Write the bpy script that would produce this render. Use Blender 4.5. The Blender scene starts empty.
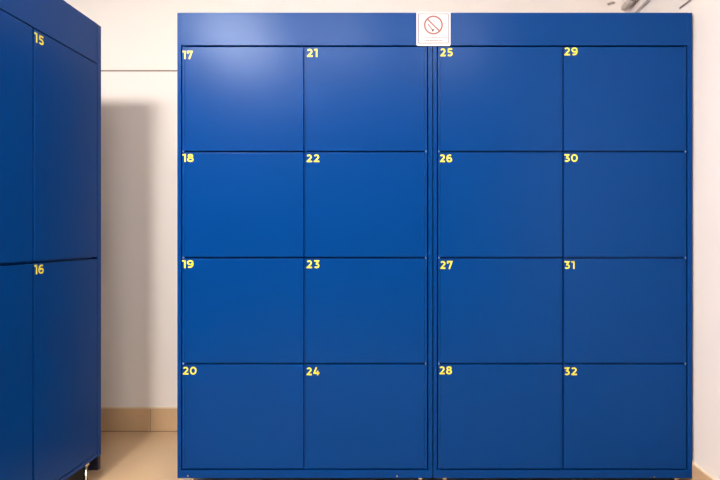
import bpy, bmesh, math
from mathutils import Vector, Matrix

sc = bpy.context.scene
COL = sc.collection
F = 517.8                      # focal length in pixels of the 720 px wide frame
VPX, VPY = 400.0, 236.0        # principal point
CAMH = 1.0
D = 2.0                        # distance to the fronts of the two facing cabinets
YW = 2.655                     # back wall
XR = 1.1375                    # right wall
XL = -1.76                     # left wall
YB = -5.5                      # far wall behind the camera
HC = 2.50                      # ceiling

# ------------------------------------------------------------ camera
cd = bpy.data.cameras.new('camera')
cam = bpy.data.objects.new('camera', cd)
COL.objects.link(cam)
cam.location = (0, 0, CAMH)
cam.rotation_euler = (math.radians(90), 0, 0)
cd.sensor_width = 36
cd.lens = F / 720 * 36
cd.shift_x = -(VPX - 360) / 720
cd.shift_y = -(240 - VPY) / 720
cd.clip_start = 0.02
sc.camera = cam

# ------------------------------------------------------------ world, lamps' power, exposure
w = bpy.data.worlds.new('world')
sc.world = w
w.use_nodes = True
w.node_tree.nodes['Background'].inputs[0].default_value = (1, .95, .9, 1)
w.node_tree.nodes['Background'].inputs[1].default_value = 0.0

LAMP_COLOR = (1.0, 0.98, 0.96)
# ceiling lamps: x, y, size x, size y, strength
LAMPS = [(-1.18, 0.28, 0.40, 0.50, 138.0), (-0.42, 0.28, 0.40, 0.50, 36.0), (0.36, 0.2, 0.40, 0.50, 27.0)]  # last one is an unseen fill, added to lift the walls
sc.view_settings.view_transform = 'Standard'
sc.view_settings.look = 'None'
sc.view_settings.gamma = 1
sc.view_settings.use_curve_mapping = False
sc.view_settings.exposure = 0.0
sc.cycles.max_bounces = 10
sc.cycles.diffuse_bounces = 6

# ------------------------------------------------------------ materials
def lin(c):
    return tuple(((v/255)/12.92 if v/255 <= .04045 else ((v/255+.055)/1.055)**2.4) for v in c) + (1,)

def mat(name, rgb, rough=.5, metal=0.0, noise=0.0, nscale=6.0, bump=0.0, bscale=120.0, spec=.5, emit=None, coat=0.0):
    m = bpy.data.materials.new(name)
    m.use_nodes = True
    nt = m.node_tree
    p = nt.nodes['Principled BSDF']
    p.inputs['Base Color'].default_value = lin(rgb)
    p.inputs['Roughness'].default_value = rough
    p.inputs['Metallic'].default_value = metal
    p.inputs['Specular IOR Level'].default_value = spec
    p.inputs['Coat Weight'].default_value = coat
    tc = nt.nodes.new('ShaderNodeTexCoord')
    if noise:
        n = nt.nodes.new('ShaderNodeTexNoise'); n.inputs['Scale'].default_value = nscale
        n.inputs['Detail'].default_value = 5
        nt.links.new(tc.outputs['Object'], n.inputs['Vector'])
        r = nt.nodes.new('ShaderNodeMix'); r.data_type = 'RGBA'
        c = lin(rgb)
        r.inputs[6].default_value = tuple(v*(1-noise) for v in c[:3]) + (1,)
        r.inputs[7].default_value = tuple(min(1, v*(1+noise)) for v in c[:3]) + (1,)
        nt.links.new(n.outputs['Fac'], r.inputs[0])
        nt.links.new(r.outputs[2], p.inputs['Base Color'])
    if bump:
        n = nt.nodes.new('ShaderNodeTexNoise'); n.inputs['Scale'].default_value = bscale
        n.inputs['Detail'].default_value = 3
        nt.links.new(tc.outputs['Object'], n.inputs['Vector'])
        b = nt.nodes.new('ShaderNodeBump'); b.inputs['Strength'].default_value = bump
        b.inputs['Distance'].default_value = .002
        nt.links.new(n.outputs['Fac'], b.inputs['Height'])
        nt.links.new(b.outputs['Normal'], p.inputs['Normal'])
    if emit:
        p.inputs['Emission Color'].default_value = tuple(emit[0]) + (1,)
        p.inputs['Emission Strength'].default_value = emit[1]
    return m

BLUE = mat('blue_powder_coat', (0, 53, 117), rough=.29, spec=.12, noise=.02, nscale=3, bump=.05, bscale=400)
BLUE.node_tree.nodes['Principled BSDF'].inputs['Specular Tint'].default_value = (.8, .9, 1, 1)
DARK_WALL = mat('dark_slate_paint', (60, 62, 70), rough=.8, noise=.03)
WHITE_WALL = mat('warm_white_paint', (246, 237, 229), rough=.7, noise=.015, nscale=2, bump=.1, bscale=60)
CEIL = mat('ceiling_paint', (236, 232, 226), rough=.9, noise=.01)
TILE = mat('beige_floor_tile', (198, 166, 130), rough=.45, noise=.05, nscale=5)
SKIRT = mat('beige_skirting_tile', (210, 176, 136), rough=.45, noise=.06, nscale=7)
GROUT = mat('brown_grout', (128, 96, 66), rough=.9, noise=.05)
CREAM = mat('cream_sealant', (236, 216, 186), rough=.6, noise=.02)
TAUPE = mat('taupe_joint', (150, 128, 114), rough=.8, noise=.03)
YELLOW = mat('yellow_vinyl', (244, 224, 60), rough=.45, noise=.02)
CHROME = mat('chrome', (225, 215, 190), rough=.15, metal=1.0, noise=.02)
STEEL = mat('blued_steel', (120, 150, 205), rough=.4, metal=.6, noise=.02)
NAVY = mat('dark_navy', (12, 16, 38), rough=.5, noise=.03)  # even dark navy, darker than the cabinet blue
BLACK = mat('black_rubber_and_shade', (18, 18, 20), rough=.6, noise=.05)  # foot pads, and the shade painted under the left cabinet
ACRYL = mat('white_sign_plate', (218, 216, 222), rough=.25, noise=.01)
PAPER = mat('printed_paper', (214, 202, 200), rough=.5, noise=.01)
INKRED = mat('faded_red_ink', (142, 86, 87), rough=.6, noise=.05, nscale=60)
INKGREY = mat('grey_ink', (56, 62, 72), rough=.6, noise=.05)
INKDARK = mat('dark_ink', (84, 62, 66), rough=.6, noise=.05)
GREYPIPE = mat('grey_plastic', (200, 186, 176), rough=.5, noise=.05)
WHITEPL = mat('white_plastic', (244, 234, 228), rough=.4, noise=.01)

# ------------------------------------------------------------ mesh helpers
def box(bm, x0, x1, y0, y1, z0, z1, bev=0.0, seg=2):
    r = bmesh.ops.create_cube(bm, size=1)
    vs = r['verts']
    for v in vs:
        v.co = Vector(((x0+x1)/2 + v.co.x*(x1-x0), (y0+y1)/2 + v.co.y*(y1-y0), (z0+z1)/2 + v.co.z*(z1-z0)))
    if bev:
        es = list({e for v in vs for e in v.link_edges})
        bmesh.ops.bevel(bm, geom=es, offset=bev, segments=seg, profile=.5, affect='EDGES')

def cyl(bm, c, r, h, axis='Z', seg=24, r2=None):
    """cylinder starting at c and running h along axis"""
    m = {'Z': Matrix(), 'Y': Matrix.Rotation(math.radians(-90), 4, 'X'), 'X': Matrix.Rotation(math.radians(90), 4, 'Y')}[axis]
    M = Matrix.Translation(c) @ m @ Matrix.Translation((0, 0, h/2))
    bmesh.ops.create_cone(bm, cap_ends=True, segments=seg, radius1=r, radius2=r if r2 is None else r2, depth=h, matrix=M)

def lathe(bm, c, prof, seg=24):
    rings = []
    for r, z in prof:
        rings.append([bm.verts.new((c[0]+r*math.cos(2*math.pi*i/seg), c[1]+r*math.sin(2*math.pi*i/seg), c[2]+z)) for i in range(seg)])
    for a, b in zip(rings, rings[1:]):
        for i in range(seg):
            bm.faces.new((a[i], a[(i+1) % seg], b[(i+1) % seg], b[i]))
    bm.faces.new(rings[0][::-1]); bm.faces.new(rings[-1])

def tube(bm, pts, r, seg=14):
    pts = [Vector(p) for p in pts]
    rings = []
    up = None
    for i, p in enumerate(pts):
        d = (pts[min(i+1, len(pts)-1)] - pts[max(i-1, 0)]).normalized()
        if up is None:
            up = d.orthogonal().normalized()
        up = (up - d*up.dot(d)).normalized()
        s = d.cross(up)
        rings.append([bm.verts.new(p + up*r*math.cos(2*math.pi*k/seg) + s*r*math.sin(2*math.pi*k/seg)) for k in range(seg)])
    for a, b in zip(rings, rings[1:]):
        for k in range(seg):
            bm.faces.new((a[k], a[(k+1) % seg], b[(k+1) % seg], b[k]))
    bm.faces.new(rings[0][::-1]); bm.faces.new(rings[-1])

def ribbon(bm, pts, hw, place, t):
    """flat ribbon of half width hw along 2-D pts; place(u, v, depth) -> 3-D; thickness t"""
    closed = (Vector(pts[0]) - Vector(pts[-1])).length < 1e-6
    P = [Vector(p) for p in (pts[:-1] if closed else pts)]
    n = len(P)
    L, R = [], []
    for i in range(n):
        a = P[(i-1) % n] if (closed or i > 0) else None
        b = P[(i+1) % n] if (closed or i < n-1) else None
        d1 = (P[i]-a).normalized() if a is not None else (b-P[i]).normalized()
        d2 = (b-P[i]).normalized() if b is not None else d1
        n1 = Vector((-d1.y, d1.x)); n2 = Vector((-d2.y, d2.x))
        m = (n1+n2)
        m = m.normalized() if m.length > 1e-6 else n1
        k = hw / max(.45, m.dot(n1))
        L.append(P[i]+m*k); R.append(P[i]-m*k)
    lf = [bm.verts.new(place(p.x, p.y, t)) for p in L]; rf = [bm.verts.new(place(p.x, p.y, t)) for p in R]
    lb = [bm.verts.new(place(p.x, p.y, 0)) for p in L]; rb = [bm.verts.new(place(p.x, p.y, 0)) for p in R]
    for i in range(n if closed else n-1):
        j = (i+1) % n
        bm.faces.new((lf[i], rf[i], rf[j], lf[j]))
        bm.faces.new((lb[i], lf[i], lf[j], lb[j]))
        bm.faces.new((rf[i], rb[i], rb[j], rf[j]))
        bm.faces.new((rb[i], lb[i], lb[j], rb[j]))
    if not closed:
        bm.faces.new((lf[0], lb[0], rb[0], rf[0])); bm.faces.new((lf[-1], rf[-1], rb[-1], lb[-1]))

def obj(name, bm, m, parent=None, smooth=False):
    bmesh.ops.recalc_face_normals(bm, faces=bm.faces)
    me = bpy.data.meshes.new(name)
    bm.to_mesh(me); bm.free()
    for f in me.polygons:
        f.use_smooth = smooth
    me.materials.append(m)
    o = bpy.data.objects.new(name, me)
    COL.objects.link(o)
    if parent is not None:
        o.parent = parent
        o.matrix_parent_inverse = Matrix.Translation(parent_loc(parent)).inverted()
    return o

def parent_loc(p):
    v = Vector((0, 0, 0))
    while p is not None:
        v += p.location
        p = None if p.type == 'EMPTY' else p.parent
        if p is not None and p.type == 'EMPTY':
            return Vector((0, 0, 0))
    return v

def thing(name, label, cat, loc=(0, 0, 0), group=None):
    o = bpy.data.objects.new(name, None)
    o.empty_display_size = .1
    COL.objects.link(o)
    o.location = loc
    o['label'] = label; o['category'] = cat
    if group:
        o['group'] = group
    return o

def part(name, bm, m, root, parent=None, smooth=False, label=None):
    """a part (or with parent a sub-part) of the thing root; mesh given in world coordinates"""
    off = Vector(root.location)
    for v in bm.verts:
        v.co -= off
    bmesh.ops.recalc_face_normals(bm, faces=bm.faces)
    me = bpy.data.meshes.new(name)
    bm.to_mesh(me); bm.free()
    for f in me.polygons:
        f.use_smooth = smooth
    me.materials.append(m)
    o = bpy.data.objects.new(name, me)
    COL.objects.link(o)
    o.parent = parent if parent is not None else root
    if label:
        o['label'] = label
    return o

def struct(name, bm, m):
    o = obj(name, bm, m)
    o['kind'] = 'structure'
    return o

def top(o, label, cat, group=None):
    o['label'] = label; o['category'] = cat
    if group:
        o['group'] = group
    return o

B = bmesh.new

# ------------------------------------------------------------ room shell
T = .1
b = B(); box(b, XL-T, XR+T, YB-T, YW+T, -T, 0); struct('floor', b, TILE)
b = B(); box(b, XL-T, XR+T, YB-T, YW+T, HC, HC+T); struct('ceiling', b, CEIL)
b = B(); box(b, XL-T, XR+T, YW, YW+T, 0, HC); struct('wall_back', b, WHITE_WALL)
b = B(); box(b, XR, XR+T, YB, YW, 0, HC); struct('wall_right', b, WHITE_WALL)
b = B(); box(b, XL-T, XL, YB, YW, 0, HC); struct('wall_left', b, DARK_WALL)
b = B(); box(b, XL-T, XR+T, YB-T, YB, 0, HC); struct('wall_front', b, DARK_WALL)

# skirting of separate tiles with thin joints
TH = .118
def skirting(name, axis, fixed, sgn, a0, a1, joint, step=.33):
    b = B(); g = B(); c = B()
    k = math.ceil((a0-joint)/step)
    cuts = [a0] + [joint+i*step for i in range(k, 200) if a0 < joint+i*step < a1] + [a1]
    for s, e in zip(cuts, cuts[1:]):
        if e - s < .01: continue
        s2, e2 = s+.0012, e-.0012
        if axis == 'X': box(b, s2, e2, min(fixed, fixed+sgn*.009), max(fixed, fixed+sgn*.009), .003, TH, bev=.0012)
        else: box(b, min(fixed, fixed+sgn*.009), max(fixed, fixed+sgn*.009), s2, e2, .003, TH, bev=.0012)
    y0, y1 = min(fixed, fixed+sgn*.0078), max(fixed, fixed+sgn*.0078)
    if axis == 'X':
        box(g, a0, a1, y0, y1, 0, TH-.003); box(c, a0, a1, y0, y1, TH-.001, TH+.007, bev=.002)
    else:
        box(g, y0, y1, a0, a1, 0, TH-.003); box(c, y0, y1, a0, a1, TH-.001, TH+.007, bev=.002)
    o = struct(name, b, SKIRT)
    for nm, bb, m in (('grout', g, GROUT), ('sealant_bead', c, CREAM)):
        ch = obj(nm, bb, m); ch.parent = o
jx = (150.2-VPX)/F*(YW-.009)
skirting('baseboard_back', 'X', YW, -1, XL, XR-.009, jx)
skirting('baseboard_right', 'Y', XR, -1, YB, YW, 1.75)

# thin dark joint line across the back wall
zj = CAMH + (VPY-70.8)/F*YW
b = B(); box(b, XL, XR, YW-.0015, YW, zj-.0035, zj+.0035, bev=.0005, seg=1); struct('trim_1', b, TAUPE)

# ------------------------------------------------------------ glyphs (unit height)
def arc(cx, cy, rx, ry, a0, a1, n=14):
    return [(cx+rx*math.cos(math.radians(a0+(a1-a0)*i/n)), cy+ry*math.sin(math.radians(a0+(a1-a0)*i/n))) for i in range(n+1)]
H = .088
GL = {
 '0': (.88, [arc(.44, .5, .335, .395, 0, 360, 28)]),
 '1': (.44, [[(0, .89), (.33, .89)], [(.325, 0), (.325, 1)]]),
 '2': (.78, [arc(.36, .655, .265, .24, 150, -18, 12) + [(.18, .14)], [(.04, .105), (.74, .105)]]),
 '3': (.76, [[(.06, .895), (.60, .895), (.36, .58)], [(.27, .53)] + arc(.36, .315, .285, .215, 80, -140, 14)]),
 '4': (.90, [[(.46, 1), (.12, .27)], [(.03, .265), (.88, .265)], [(.62, 0), (.62, .55)]]),
 '5': (.76, [[(.16, .895), (.68, .895)], [(.20, .93), (.17, .52)], [(.12, .545)] + arc(.36, .325, .285, .225, 80, -140, 14)]),
 '6': (.82, [arc(.43, .325, .30, .225, 0, 360, 22), arc(.50, .50, .385, .395, 200, 62, 14)]),
 '7': (.80, [[(.02, .895), (.67, .895), (.30, 0)], [(.105, .90), (.105, .66)]]),
 '8': (.84, [arc(.42, .735, .255, .165, 0, 360, 20), arc(.42, .30, .31, .205, 0, 360, 22)]),
 '9': (.82, [arc(.39, .675, .30, .225, 0, 360, 22), arc(.32, .50, .385, .395, 20, -118, 14)]),
}
def number_bm(text, place, wid, hgt, t=.0006):
    """place(u, v, d) maps metres on the door to the world, origin lower left of the number"""
    b = B()
    gap = .14
    tot = sum(GL[c][0] for c in text) + gap*(len(text)-1)
    sx = wid/tot
    x = 0
    for c in text:
        for s in GL[c][1]:
            pts = [((x+p[0])*sx, p[1]*hgt) for p in s]
            ribbon(b, pts, H*hgt, place, t)
        x += GL[c][0] + gap
    return b

# ------------------------------------------------------------ facing locker cabinets
def px(x): return (x-VPX)/F*D
def pz(y): return CAMH + (VPY-y)/F*D
DEPTH = .50
ZTOP, ZBOT = pz(12.6), pz(478.3)
ROWS = [46.0, 151.7, 257.8, 363.8, 469.6]       # centres of the gaps
G = .0034                                        # half a gap

def foot(root, x, y, ztop):
    b = B()
    lathe(b, (x, y, 0), [(.018, 0), (.020, .003), (.019, .010), (.010, .014), (.008, .016), (.008, ztop+.002)])
    f = part('foot', b, CHROME, root, smooth=True)
    b = B(); lathe(b, (x, y, ztop-.016), [(.008, 0), (.014, .001), (.014, .010), (.008, .011)], seg=6)
    part('nut', b, CHROME, root, parent=f)
    b = B(); lathe(b, (x, y, 0), [(.0185, -.0), (.0215, .001), (.0215, .004), (.0185, .005)])
    part('pad', b, BLACK, root, parent=f)

def facing_cabinet(label, x0, x1, xs, nums, bolts):
    """xs: groove, strip end, door column edges in pixels"""
    X0, X1 = px(x0), px(x1)
    root = thing('locker_cabinet', label, 'locker', ((X0+X1)/2, D+DEPTH/2, 0), 'tall blue locker cabinets facing the camera')
    g0a, g0b, s0, m0, m1, s1, g1a, g1b = [px(v) for v in xs]
    zt, zb = pz(ROWS[0])+G*.7, pz(ROWS[-1])-G*.8
    b = B()
    box(b, X0, g0a, D, D+DEPTH, ZBOT, ZTOP-.0005, bev=.0012)         # sides
    box(b, g1b, X1, D, D+DEPTH, ZBOT, ZTOP-.0005, bev=.0012)
    box(b, g0a-.002, g1b+.002, D+DEPTH-.004, D+DEPTH-.001, ZBOT, ZTOP-.002)  # back
    box(b, g0a-.002, g1b+.002, D+.0185, D+DEPTH-.004, ZTOP-.004, ZTOP-.001)  # lid
    box(b, g0a-.002, g1b+.002, D+.0185, D+DEPTH-.004, ZBOT+.001, ZBOT+.004)
    mc = (m0+m1)/2
    box(b, mc-.012, mc+.012, D+.020, D+DEPTH-.004, ZBOT+.004, ZTOP-.004)     # partition
    for r in ROWS[1:-1]:
        z = pz(r)
        box(b, g0a-.002, g1b+.002, D+.022, D+DEPTH-.004, z-.010, z+.010)     # shelves
        box(b, g0b, g1a, D+.009, D+.024, z-G+.0004, z+G-.0004)               # door stops
    box(b, m0+.0004, m1-.0004, D+.009, D+.022, zb+.002, zt-.002)
    part('body', b, BLUE, root)
    b = B(); box(b, g0a-.0012, g1b+.0012, D, D+.018, zt, ZTOP, bev=.0012); part('header_panel', b, BLUE, root)
    b = B(); box(b, g0a-.0012, g1b+.0012, D, D+.018, ZBOT, zb, bev=.0012); part('bottom_rail', b, BLUE, root)
    b = B(); box(b, g0b, s0-.0003, D+.0006, D+.016, zb+.004, zt-.003, bev=.001); part('hinge_strip', b, BLUE, root)
    b = B(); box(b, s1+.0003, g1a, D+.0006, D+.016, zb+.004, zt-.003, bev=.001); part('hinge_strip', b, BLUE, root)
    for r in ROWS[1:-1]:
        for xx in (s0-.0055, s1+.0055):
            b = B(); cyl(b, (xx, D-.0014, pz(r)-.004), .0022, .008, 'Z', 14)
            part('hinge_pin', b, STEEL, root, smooth=True)
    for ci, (a, c) in enumerate(((s0, m0), (m1, s1))):
        for ri in range(4):
            n, (nx0, nx1, ny0, ny1) = nums[ci*4+ri]
            z1, z0 = pz(ROWS[ri])-G, pz(ROWS[ri+1])+G
            b = B(); box(b, a, c, D, D+.018, z0, z1, bev=.0016, seg=3)
            d = part('door', b, BLUE, root, label='blue door with the yellow number %s in its top left corner' % n)
            U0, V0 = px(nx0), pz(ny1)
            pl = lambda u, v, t, U0=U0, V0=V0: (U0+u, D-t, V0+v)
            part('number', number_bm(n, pl, px(nx1)-U0, pz(ny0)-V0), YELLOW, root, parent=d, label='yellow number %s' % n)
    for bx, by in bolts:
        b = B(); cyl(b, (px(bx), D-.002, pz(by)), .0028, .004, 'Y', 12)
        part('bolt', b, CHROME, root, smooth=False)
    for fx in (X0+.045, X1-.045):
        for fy in (D+.035, D+DEPTH-.04):
            foot(root, fx, fy, ZBOT)
    return root

facing_cabinet('wide blue metal locker cabinet with eight doors numbered 17 to 24', 177.2, 432.4,
    (181.0, 182.1, 184.8, 303.3, 306.0, 424.4, 427.1, 428.4),
    [('17', (182.5, 193, 50.7, 59)), ('18', (182.6, 193.8, 153.9, 162)), ('19', (182.2, 193.8, 260, 268.1)), ('20', (182.7, 196.7, 366.6, 374.7)),
     ('21', (306.7, 317.6, 48.8, 57)), ('22', (306.3, 319.7, 154.3, 162.2)), ('23', (306.3, 319.7, 260.1, 268.3)), ('24', (306.3, 319.8, 367.2, 375.3))],
    [(188, 475.6), (397, 476)])
facing_cabinet('wide blue metal locker cabinet with eight doors numbered 25 to 32, beside the right wall', 433.4, 692.3,
    (436.9, 438.1, 440.3, 561.9, 564.0, 683.9, 686.4, 687.6),
    [('25', (440, 452.8, 48.3, 56.4)), ('26', (439.7, 452, 154.3, 162.2)), ('27', (440, 452.8, 260.8, 269)), ('28', (439.3, 452.1, 366.2, 374.3)),
     ('29', (564, 577.9, 47.3, 55.5)), ('30', (563.9, 577.8, 154, 162)), ('31', (564, 574.8, 261, 269)), ('32', (563.9, 577.2, 367.2, 375.2))],
    [(654, 477)])

# ------------------------------------------------------------ left cabinet, seen side-on
XF = -1.228
def side_cabinet():
    y1, y0 = 2.128, 1.338
    xb = XF-.50
    zt, zb = 1.861, .104
    root = thing('locker_cabinet', 'blue metal locker cabinet at the left, turned side-on, with tall doors 15 and 16', 'locker', ((XF+xb)/2, (y0+y1)/2, 0))
    ya, yb = 2.099, 1.359                    # door field
    ym = 1.229*F/(VPX-33.1)
    zh, zm, zd = 1.698, .911, .122
    b = B()
    box(b, xb, XF, ya+.003, y1, zb, zt-.0005, bev=.0012)
    box(b, xb, XF, y0, yb-.003, zb, zt-.0005, bev=.0012)
    box(b, xb+.001, xb+.004, yb-.004, ya+.004, zb, zt-.002)
    box(b, xb+.004, XF-.0185, yb-.004, ya+.004, zt-.004, zt-.001)
    box(b, xb+.004, XF-.0185, yb-.004, ya+.004, zb+.001, zb+.004)
    box(b, xb+.004, XF-.020, ym-.012, ym+.012, zb+.004, zt-.004)
    box(b, xb+.004, XF-.022, yb-.004, ya+.004, zm-.010, zm+.010)
    part('body', b, BLUE, root)
    b = B(); box(b, XF-.018, XF, yb-.0018, ya+.0018, zh+.002, zt, bev=.0012); part('header_panel', b, BLUE, root)
    b = B(); box(b, XF-.018, XF, yb-.0018, ya+.0018, zb, zd-.002, bev=.0012); part('bottom_rail', b, BLUE, root)
    for c0, c1, far in ((ym+.0045, ya, True), (yb, ym-.0045, False)):
        for z0, z1, n, box4 in ((zm+.005, zh-.002, '15', None), (zd+.001, zm-.005, '16', None)):
            b = B(); box(b, XF-.018, XF, c0, c1, z0, z1, bev=.0016, seg=3)
            d = part('door', b, BLUE, root, label=('tall blue door with the yellow number %s' % n) if far else None)
            if far:
                U0 = XF*-F/(VPX-34.3); U1 = XF*-F/(VPX-43.7)
                V1 = z1-.010 if n == '15' else z1-.003
                V0 = V1-.0325
                pl = lambda u, v, t, U0=U0, V0=V0: (XF+t, U0+u, V0+v)
                part('number', number_bm(n, pl, U1-U0, .0325), YELLOW, root, parent=d, label='yellow number %s' % n)
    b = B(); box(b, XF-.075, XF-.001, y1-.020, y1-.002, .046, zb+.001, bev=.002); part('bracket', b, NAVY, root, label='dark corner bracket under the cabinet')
    b = B(); box(b, XF-.46, XF-.050, yb, y1-.022, .006, zb+.001, bev=.002); part('shade_plinth', b, BLACK, root, label='recessed base, black standing in for the shade under the cabinet')  # shade beneath the cabinet, put in as a black recessed block
    for fx in (XF-.0235, xb+.02):
        for fy in (y1-.066, y0+.05):
            foot(root, fx, fy, zb)
side_cabinet()

# ------------------------------------------------------------ no-smoking sign
def sign():
    X0, X1, Z0, Z1 = px(416.5), px(450.3), pz(46.2), pz(12.9)
    yf = D-.005
    root = thing('no_smoking_sign', 'small white no smoking sign with pale red circle at the joint of two lockers', 'sign', ((X0+X1)/2, D, Z0))
    # plate with rounded lower corners
    b = B(); r = .006
    out = [(X0, Z1), (X0, Z0+r)] + [(X0+r+r*math.cos(math.radians(a)), Z0+r+r*math.sin(math.radians(a))) for a in range(195, 270, 15)] + \
          [(X0+r, Z0), (X1-r, Z0)] + [(X1-r+r*math.cos(math.radians(a)), Z0+r+r*math.sin(math.radians(a))) for a in range(285, 360, 15)] + [(X1, Z0+r), (X1, Z1)]
    fv = [b.verts.new((x, yf, z)) for x, z in out]; bv = [b.verts.new((x, D-.0002, z)) for x, z in out]
    b.faces.new(fv); b.faces.new(bv[::-1])
    for i in range(len(out)):
        j = (i+1) % len(out); b.faces.new((fv[i], bv[i], bv[j], fv[j]))
    part('plate', b, ACRYL, root)
    x0, x1, z0, z1 = px(418.4), px(448.2), pz(43.6), pz(14.5)
    pl = lambda u, v, t: (u, yf-t, v)
    b = B(); box(b, x0, x1, yf-.0004, yf, z0, z1); paper = part('paper', b, PAPER, root)
    pl2 = lambda u, v, t: (u, yf-.0004-t, v)
    b = B(); ribbon(b, [(x0, z0), (x0, z1), (x1, z1), (x1, z0), (x0, z0)], .0015, pl2, .0003); part('border', b, INKGREY, root, parent=paper)
    cx, cz, rr = px(433.3), pz(25.6), .0335
    b = B()
    ribbon(b, arc(cx, cz, rr, rr, 0, 360, 48), .0034, pl2, .0003)
    k = rr*math.cos(math.radians(45))
    ribbon(b, [(cx-k, cz+k), (cx+k, cz-k)], .0030, pl2, .00032)
    part('prohibition_circle', b, INKRED, root, parent=paper)
    b = B()
    ribbon(b, [(cx-.021, cz+.004), (cx-.004, cz-.0185)], .0022, pl2, .0002)       # cigarette
    ribbon(b, [(cx-.002, cz+.020), (cx+.004, cz+.014), (cx+.001, cz+.008)], .0010, pl2, .0002)
    part('cigarette', b, INKRED, root, parent=paper)
    b = B()
    ribbon(b, [(cx-.006, cz-.0245), (cx+.003, cz-.0165)], .0028, pl2, .0004)
    ribbon(b, [(cx+.001, cz-.0215), (cx-.003, cz-.0160)], .0018, pl2, .0004)
    part('ember', b, INKDARK, root, parent=paper)
    # two lines of tiny printing, unreadable in the photograph
    b = B()
    import random
    rnd = random.Random(4)
    for yy, xa, xb_, hh in ((38.3, 424.2, 447.2, .0011), (41.1, 424.2, 442.6, .0013)):
        x = px(xa)
        while x < px(xb_):
            wd = rnd.uniform(.0035, .009)
            ribbon(b, [(x, pz(yy)), (min(x+wd, px(xb_)), pz(yy))], hh, pl2, .0002)
            x += wd+.0012
    part('printing', b, INKGREY, root, parent=paper)
sign()

# ------------------------------------------------------------ pipe and trunking high in the right corner
def xwall(Xo, x): return Xo*F/(x-VPX)       # depth at which plane X=Xo shows at pixel x
b = B(); box(b, XR-.018, XR, YB+.05, YW-.035, 2.070, 2.118, bev=.002)
top(obj('cable_trunking', b, WHITEPL), 'white cable trunking running along the right wall just above the lockers', 'trunking')
xx, zz = 1.098, 2.117
root = thing('wall_pipe', 'light grey pipe beside the cable trunking in the corner above the right-hand lockers', 'pipe', (xx, 2.45, zz))
b = B(); tube(b, [(xx, .3, zz), (xx, 1.4, zz), (xx, 2.47, zz)], .0125); part('tube', b, GREYPIPE, root, smooth=True)
b = B(); tube(b, [(xx, 2.44, zz), (xx, 2.52, zz), (xx, 2.532, zz)], .0175); part('fitting', b, GREYPIPE, root, smooth=True)
b = B(); box(b, xx-.004, XR, 2.47, 2.482, zz-.004, zz+.004, bev=.001); part('bracket', b, GREYPIPE, root)
# thin cable clipped lower on the right wall
b = B()
tube(b, [(XR-.003, 2.10, 1.925), (XR-.003, 1.9, 1.918), (XR-.003, 1.2, 1.915)], .003, 10)
top(obj('wall_cable', b, GREYPIPE, smooth=True), 'short thin grey cable on the right wall above the locker corner', 'cable')
# small clamp on the back wall
b = B(); zc = CAMH+(VPY-3.5)/F*YW; xc = (610.5-VPX)/F*YW
tube(b, [(xc-.016, YW-.006, zc-.006), (xc, YW-.010, zc+.004), (xc+.018, YW-.006, zc+.002)], .005, 10)
top(obj('wall_hook', b, GREYPIPE, smooth=True), 'small grey hook on the back wall above door 29', 'hook')

# ------------------------------------------------------------ ceiling lamps, the last an added fill
for (lx, ly, sx, sy, power) in LAMPS:
    root = thing('ceiling_light', 'white ceiling light ' + ('beside the left lockers' if lx < -.8 else 'in the middle of the room' if lx < 0 else 'added out of view to brighten the right wall'), 'light', (lx, ly, HC))
    b = B()
    box(b, lx-sx/2-.03, lx+sx/2+.03, ly-sy/2-.03, ly+sy/2+.03, HC-.03, HC, bev=.004)
    part('housing', b, WHITEPL, root)
    m = mat('lamp_diffuser', (255, 250, 240), rough=.5, emit=(LAMP_COLOR, power))
    b = B(); box(b, lx-sx/2, lx+sx/2, ly-sy/2, ly+sy/2, HC-.13, HC-.029, bev=.02, seg=3)
    part('diffuser', b, m, root)
